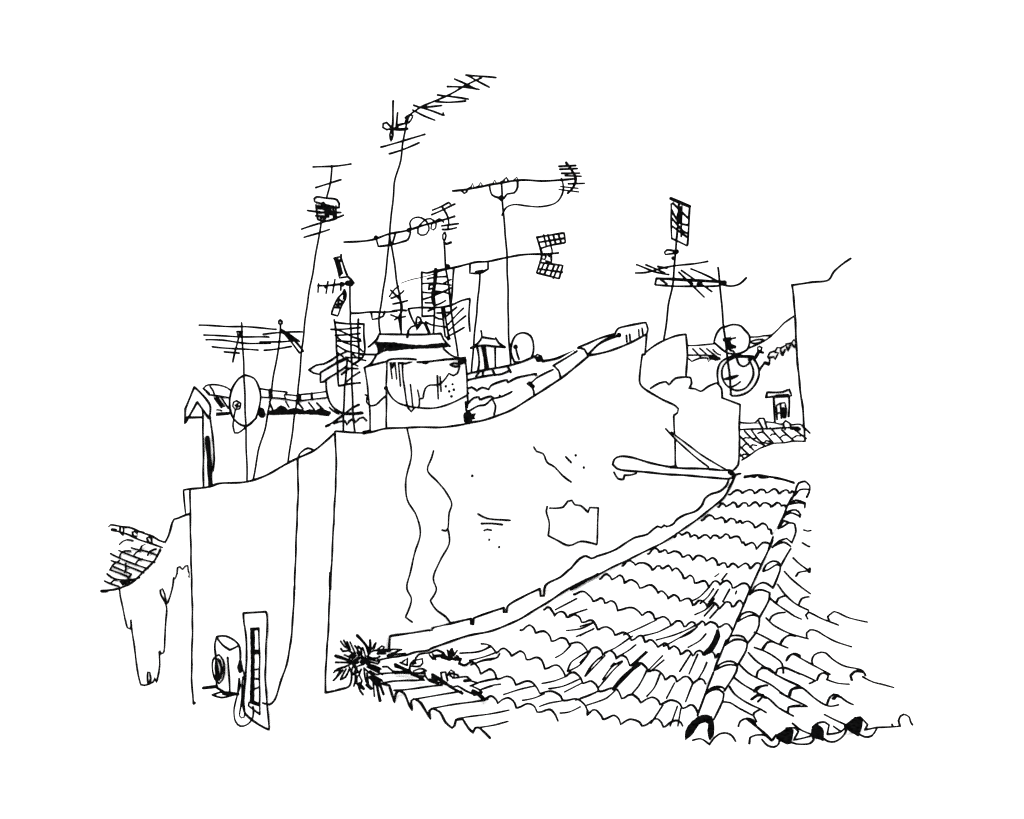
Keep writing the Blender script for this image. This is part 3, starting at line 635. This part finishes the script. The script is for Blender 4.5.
dish('upper of the two right dishes, plain round with black scribbled centre', 20.9, "p8 235,155 300,135 380,150 420,190 460,240 455,330 440,365 380,400 320,410 250,400 150,320 130,300 155,220 200,165 235,155", None,
     "p8 290,270 330,260; 280,375 310,380 330,410; 225,275 280,270 w3.4; 270,300 270,360 w3.4; 290,330 325,345 w3", (726, 420), fills=["p8 210,265 290,245 285,300 328,340 310,365 250,360 258,310"])
dish('lower of the two right dishes, with a double ring rim', 20.35, "p8 330,422 240,450 185,500 160,590 170,680 200,750 260,790 350,800 440,770 510,700 550,590 530,500 480,440 400,430 330,422",
     "p8 320,440 250,480 210,545 210,640 240,695 300,735 350,748 420,730 470,670 495,610 490,530 460,470 455,455",
     "p8 340,440 360,500 405,525 450,505 480,450; 340,430 460,435 515,445 540,400 w3.2; 555,340 575,350 570,372 550,378 537,362 540,345 555,340; 540,385 590,398 w2.6; 225,645 290,640 360,605 290,620 225,645; 285,720 340,695 378,668", (740, 420))

# ------------------------------------------------------------------ aerials
BM = (M_INK, M_INK)
GRP = 'television aerials on the roof terrace'
def mast(t, txt, Y, w=2.1 * PEN, zb=None):
    """traced pole carried straight on down to what it stands on"""
    m = MB(*BM); p = smooth(poly(txt)); S = D(Y)
    P = [S.hit(x + .2 * math.sin(i * .5), y) for i, (x, y) in enumerate(p)]
    if zb is not None and P[-1].z > zb: P.append(V((P[-1].x, P[-1].y, zb)))
    m.tube(P, [w / 2 * Y / F] * len(P)); return m.build('mast', t)
def aerial(label, Y, mast_txt, boom=None, elements=None, other=(), zb=TER, fan=.12, name='tv_aerial', group=GRP):
    fx = poly(mast_txt)[-1]; c = at(fx[0], fx[1], Y)
    t = thing(name, label, 'aerial', (c.x, Y, zb if zb is not None else c.z), group)
    mast(t, mast_txt, Y, zb=zb)
    S = D(Y)
    if boom: part('boom', t, S, boom, 2.2, .02, mats=BM)
    if elements: each('element', t, S, elements, 2.0, .02, BM, fan)
    for (nm, txt, kw) in other: part(nm, t, S, txt, **kw)
    return t
aerial('thin mast with long flat parallel rods and a small clamp, crossing the oval dish', 16.3, "y7 265,55 275,250 282,450 290,742", "y7 258,95 240,170 228,225",
  "y7 82,65 180,70 270,72 415,83; 103,107 200,113 385,117; 112,128 200,132 300,145 390,143; 138,158 230,167 337,172; 190,180 255,185",
  [('clamp', "y7 245,92 270,92 268,108 248,108 245,92", dict(w=1.8, off=.04, mats=BM))])
aerial('slanting mast with a small round tip and fanned stays, right of the oval dish', 16.5, "y7 433,65 425,170 405,270 395,350 380,440 370,500 340,600 317,728", None,
  "y7 357,105 430,96 527,95; 345,138 420,138 510,130; 362,173 420,168 480,158",
  [('stay', "y7 437,85 480,110 515,135; 440,90 475,130 515,185; 437,95 490,130 533,178", dict(w=2.3, off=.03, mats=BM)), ('ring', "y7 433,44 440,50 439,58 433,62 427,58 426,50 433,44", dict(w=2.6, off=.03, mats=BM))])
aerial('tall leaning mast with a T bar on top and a wound drum below it', 16.6, "z3 190,480 182,570 163,640 148,700 140,760 128,819 z4 90,160 70,270 45,480 30,640 y7 495,450 480,560 465,662", None,
  "z3 105,486 200,484 277,472; 116,580 180,562 232,545; 78,685 150,692 232,695; 52,770 150,738 245,706; 64,808 120,790 180,770",
  [('drum', "z3 110,630 120,622 160,628 215,637 225,655 223,675 190,665 150,655 112,645 110,630; 118,660 125,725 165,733 210,722 208,665; 118,672 185,682; 115,710 175,713; 130,695 200,690; 150,650 165,700 150,735 w3; 120,690 205,705; 125,665 200,672; 140,720 205,690; 195,665 200,720", dict(w=2.1, off=.05, body="z3 110,625 120,622 160,628 225,640 223,670 208,675 210,722 165,733 125,725 118,660", bthick=.1))])
aerial('tallest mast with a long upward slanting yagi and a crossed dipole at its tip', 17.9, "z3 530,290 515,365 505,450 478,545 470,620 460,720 453,800 z4 400,80 415,190 432,290 433,415", "z3 530,285 545,250 570,232 595,215 655,188 740,150 800,115 870,80",
  "z3 800,68 870,74 938,81; 805,68 855,98 908,124; 747,87 800,108 850,133; 716,120 800,125 862,134; 670,158 740,168 812,178; 655,187 720,192 800,188; 562,205 640,230 702,255 697,240; 590,218 640,213 692,206; 557,228 600,250 660,273; 412,396 510,370 615,337; 450,427 520,405 588,377",
  [('dipole', "z3 470,185 468,250 465,310 455,340 460,370 468,340 465,310; 490,240 485,300; 465,310 440,318 422,308 424,290 440,285 455,300 465,310; 465,312 500,315 535,312 w2.8; 515,290 495,295 478,312", dict(w=2.3, off=.04, mats=BM)), ('clamp', "z3 535,262 518,290 540,285 560,255 545,250 525,265", dict(w=2.1, off=.04, mats=BM))])
aerial('leaning mast with a coiled wire along its tilted boom and a small four bar reflector', 17.5, "z4 388,20 378,130 360,260 347,345 352,400", "z4 210,48 320,38 390,15 z3 545,772 650,740 750,712",
  "p7 330,208 420,172 500,128 515,140; 322,252 440,205 565,143; 425,370 500,358 598,342; 432,402 500,402 582,385",
  [('coil', "p7 110,390 100,340 130,295 190,280 250,305 285,350 295,410 270,450 215,460 185,440 185,390 220,340 270,300 310,295 345,315 370,350 365,390 340,410 320,395 325,350 350,325 400,293 425,305 445,330", dict(w=1.9, off=.05, mats=BM)),
   ('bracket', "z4 335,28 345,65 380,60 440,45 460,38 470,10; 410,15 400,50", dict(off=.04, mats=BM, blobs=[("z4 335,30", 2.6), ("p7 92,412", 2.8)])), ('reflector', "p7 425,165 455,210 490,275 500,340 490,400", dict(off=.03, mats=BM))])
aerial('short plain mast with a hooked tip, rising behind the ladder aerial', 18.2, "p7 450,530 465,740 470,800 z4 620,230 630,330 645,420 655,495", None, None,
  [('hook', "p7 455,435 440,460 440,500 455,535 470,470 460,435; 455,540 480,555 525,538 w2.8", dict(w=2.0, off=.03, mats=BM))])
aerial('straight tall mast with a toothed boom, hanging cable and comb reflector at its right end', 18.6, "z5 317,140 323,230 330,320 340,430 345,560 348,668 z6 272,180 282,345", "z5 100,183 160,175 260,158 320,145 400,135 500,137 590,134 645,128",
  "z5 573,72 650,68; 578,85 657,82; 585,103 668,103; 600,115 673,118; 615,150 688,149; 580,163 660,170 w1.5; 574,176 663,186 w1.5",
  [('cable', "z5 320,290 340,255 375,243 430,250 490,252 560,235 585,205 595,165 585,125", dict(w=1.9, off=.05, mats=BM)), ('bracket', "z5 265,155 275,200 300,212 330,215 345,195 375,190 390,165 388,135; 305,213 318,203 332,213 318,225 305,213", dict(off=.04, mats=BM)),
   ('director', "z5 100,183 130,180 142,184 152,194 162,188 170,172 184,164 190,146 196,166 216,160 226,143 234,162 262,154 280,150 288,134 296,152 318,146 340,122 350,138 372,134 386,119 392,140", dict(w=2.0, off=.03, mats=BM)), ('reflector', "z5 605,55 630,90 650,130 635,170 612,192", dict(w=2.6, off=.03, mats=BM))], zb=CH + .2)
aerial('mast with a long boom ending in a two leaf mesh corner reflector', 18.3, "z5 222,545 218,620 213,668 z4 730,300 715,460 708,555", "p5 580,120 680,95 800,70 900,40 980,20 z5 260,497 340,478 400,468 500,463 572,458", None,
  [('bracket', "z5 178,505 178,548 220,550 258,530 258,500; 205,545 235,540 w3.4", dict(off=.04, mats=BM, blobs=[("z5 222,546", 2.2)])),
   ('mesh_reflector', "z5 475,388 540,378 598,370 603,412 545,422 492,440 475,388; 505,378 518,430; 525,377 540,425; 548,377 560,420; 572,374 585,415; 485,412 600,392; 490,430 500,470 495,485 510,488 520,465 530,475 545,462 540,430; 490,435 498,468 490,500 w2.4", dict(off=.15, mats=BM)),
   ('mesh_reflector', "z5 490,500 475,548 575,572 592,515 540,508 490,500; 510,503 490,545; 530,505 510,552; 555,508 535,560; 575,512 548,572; 480,530 590,545; 515,495 540,500 540,470", dict(off=.15, mats=BM, blobs=[("z5 510,465 537,465", 2.2)]))], zb=CH + .2)
t = aerial('ladder shaped panel aerial with a thick knotted spine above the wide chimney', 17.2, "p5 570,95 560,240 545,380 555,460 550,740", None,
  "p5 485,193 560,178 680,172; 430,243 560,240 640,245 720,255; 440,330 540,340 640,330 725,285; 440,400 540,370 640,330; 640,245 725,200; 575,320 650,330 712,350; 460,437 540,440; 570,460 620,445 675,415; 490,522 560,490",
  [('frame', "p5 425,125 430,350 430,575 545,570; 425,125 480,135 570,110 680,85 755,85 745,250 730,430 730,520", dict(off=.02, mats=BM)),
   ('spine', "p5 570,95 560,240 545,380 555,460 w3.6; 500,300 505,260 540,245; 495,305 540,290", dict(off=.03, mats=BM, blobs=[("p5 570,115 552,250 545,335 545,400", 2.6), ("p5 692,65", 3.0)]))], zb=CH + .1)
w_ = MB(*BM).ink(D(17.2), "p5 215,240 330,200 430,175 545,145", 1.1); w_.build('stay_wire', t)
aerial('wide V shaped corner aerial with slanted hatching at the right of the wide chimney', 17.3, "p5 630,480 650,640 670,790", None,
  "p5 680,580 730,530 785,480; 695,660 780,570 855,495; 705,720 790,645 880,573; 690,790 780,740 862,688; 580,543 640,540 720,530; 545,570 600,600 640,605; 465,630 520,660 690,690",
  [('frame', "p5 290,500 390,490 500,488 640,480 740,460 830,420 920,395 912,560 920,735; 290,500 320,580 360,660; 655,490 690,700 710,810; 670,795 690,812 710,800 w3", dict(off=.03, mats=BM))])
aerial('little yagi with crossed rods clamped low on the tallest mast', 17.75, "p5 190,590 200,650 210,720", "p5 110,310 190,390 220,440 225,520 200,580",
  "p5 95,375 150,300 190,270; 115,390 190,360 243,315; 130,450 200,435 285,413; 110,560 190,590 262,580; 150,612 190,585 210,540", zb=None, fan=.04)
aerial('thin mast with two small slatted reflectors and a side boom, left of the wide chimney', 16.5, "p6 510,365 510,500 518,645 515,720 p3 520,200 525,400 530,600 p4 540,480 560,745", "p6 185,365 300,365 420,350 545,340",
  "p6 190,345 185,435; 285,320 268,445; 358,300 335,440; 420,330 415,410",
  [('reflector', "p6 350,85 420,65 430,110 465,220 490,275 405,285 385,190 350,85; 420,45 420,110; 355,95 425,110; 400,130 430,240 w2.4; 485,270 520,300 550,340 w2.8", dict(off=.04, mats=BM, fills=["p6 372,110 398,112 432,235 412,272 396,240"])),
   ('reflector', "p6 455,405 440,440 390,490 345,580 320,658 390,675 430,560 465,500 470,440 455,405; 350,585 410,590; 385,500 440,530; 365,560 420,560; 400,490 390,560; 390,500 430,530 380,580", dict(off=.04, mats=BM, fills=["p6 440,445 470,420 470,500 430,510"])),
   ('joint', "", dict(off=.05, mats=BM, blobs=[("p6 265,380 345,360", 2.1), ("p6 435,352", 2.6), ("p6 490,340 520,340", 3.4)])),
   ('side_boom', "p6 520,645 600,645 700,637 870,637 1000,620 p5 120,520 200,515 270,520; p6 730,640 740,712 780,705 850,680 868,630", dict(off=.03, mats=BM))])
aerial('tall grid panel aerial standing just left of the wide chimney', 16.75, "p3 485,490 475,590 465,750 p4 460,260 445,540", None,
  "p3 315,197 450,195 620,182; 360,257 500,252 615,243; 375,315 500,320 625,320; 380,200 480,245 540,280 620,300; 385,280 450,330 580,375 640,425; 385,365 470,415 650,450; 375,430 440,480; 540,450 600,500 675,520; 475,490 620,490; 490,510 540,550 595,575; 425,660 500,600 540,590; 470,595 595,602; 470,740 530,690 612,637",
  [('frame', "p3 350,100 365,200 375,400 385,600 395,780 500,760 620,745; 365,125 500,140 655,145 655,250 658,450 620,510 540,560; 600,90 590,250 605,400 600,520", dict(off=.03, mats=BM))])
GR2 = 'television aerials at the right'
aerial('mast with a slatted flag shaped panel on top and crossed rods, right of the coping', 20.9, "z7 240,215 232,330 222,420 205,500 195,597 z8 150,135", None,
  "z7 65,355 110,352 170,335 250,322 330,312 375,305; 70,318 150,350 208,360; 110,318 150,335 190,355; 160,325 200,333",
  [('panel', "z7 215,35 255,50 298,70 288,238 250,220 220,208 218,60; 250,50 250,120 240,215; 262,70 262,200; 225,55 290,120; 220,85 255,140 288,150; 220,120 270,175 288,185; 222,155 285,200; 215,35 298,70 w3; 252,100 250,130 w4", dict(off=.04, mats=BM)),
   ('tuner', "z7 240,262 200,255 190,265 195,275 240,270", dict(off=.04, mats=BM, blobs=[("z7 242,263 228,291", 2.6)]))], zb=None, group=GR2)
aerial('mast running down past the two right dishes, with a lattice beam and hooked arm', 20.2, "z7 418,330 430,440 z8 410,0 420,100 435,220 445,310 453,410", "z7 430,400 470,410 510,402 540,375",
  "z7 250,350 360,457; 262,342 392,435; 302,336 380,370 430,395", [('beam', "z7 155,378 300,382 440,392 430,405 150,406 155,378; 175,382 200,400; 290,385 310,402; 330,400 350,400; 155,378 440,392 w2.6", dict(off=.05, mats=BM, blobs=[("z7 445,395", 3.0)]))], zb=CH - 1.0, group=GR2)

# ------------------------------------------------------------------ light, sky, camera
w = bpy.data.worlds.new('World'); SC.world = w; w.use_nodes = True
nt = w.node_tree; bg = nt.nodes['Background']
sky = nt.nodes.new('ShaderNodeTexSky'); sky.sky_type = 'NISHITA'; sky.sun_disc = False
EL, AZ = R(55), R(200)
sky.sun_elevation = EL; sky.sun_rotation = AZ; sky.dust_density = 6
mx = nt.nodes.new('ShaderNodeMix'); mx.data_type = 'RGBA'
ns = nt.nodes.new('ShaderNodeTexNoise'); ns.inputs['Scale'].default_value = 2.5
rp = nt.nodes.new('ShaderNodeMapRange'); rp.inputs['To Min'].default_value = .93; rp.inputs['To Max'].default_value = .98
nt.links.new(ns.outputs['Fac'], rp.inputs['Value']); nt.links.new(rp.outputs['Result'], mx.inputs['Factor'])
nt.links.new(sky.outputs['Color'], mx.inputs[6]); mx.inputs[7].default_value = (8, 8, 8, 1)   # white cloud deck
nt.links.new(mx.outputs[2], bg.inputs['Color']); bg.inputs['Strength'].default_value = .12
sl = bpy.data.lights.new('sun', 'SUN'); sl.energy = .5; sl.angle = R(30); sl.color = (1, .97, .93)
so = bpy.data.objects.new('sun', sl); COL.objects.link(so)
so.rotation_euler = (R(90) - EL, 0, R(180) - AZ)
cam = bpy.data.cameras.new('camera'); co = bpy.data.objects.new('camera', cam); COL.objects.link(co)
cam.sensor_width = 36; cam.lens = 36 * F / 1024; cam.clip_end = 5000; cam.clip_start = .1
co.location = EYE; co.rotation_euler = (R(90), 0, 0); SC.camera = co
vs = SC.view_settings; vs.view_transform = 'Standard'; vs.look = 'None'; vs.exposure = 1.25; vs.gamma = 1; vs.use_curve_mapping = False
SC.cycles.max_bounces = 16; SC.cycles.diffuse_bounces = 16
SC.cycles.use_denoising = False
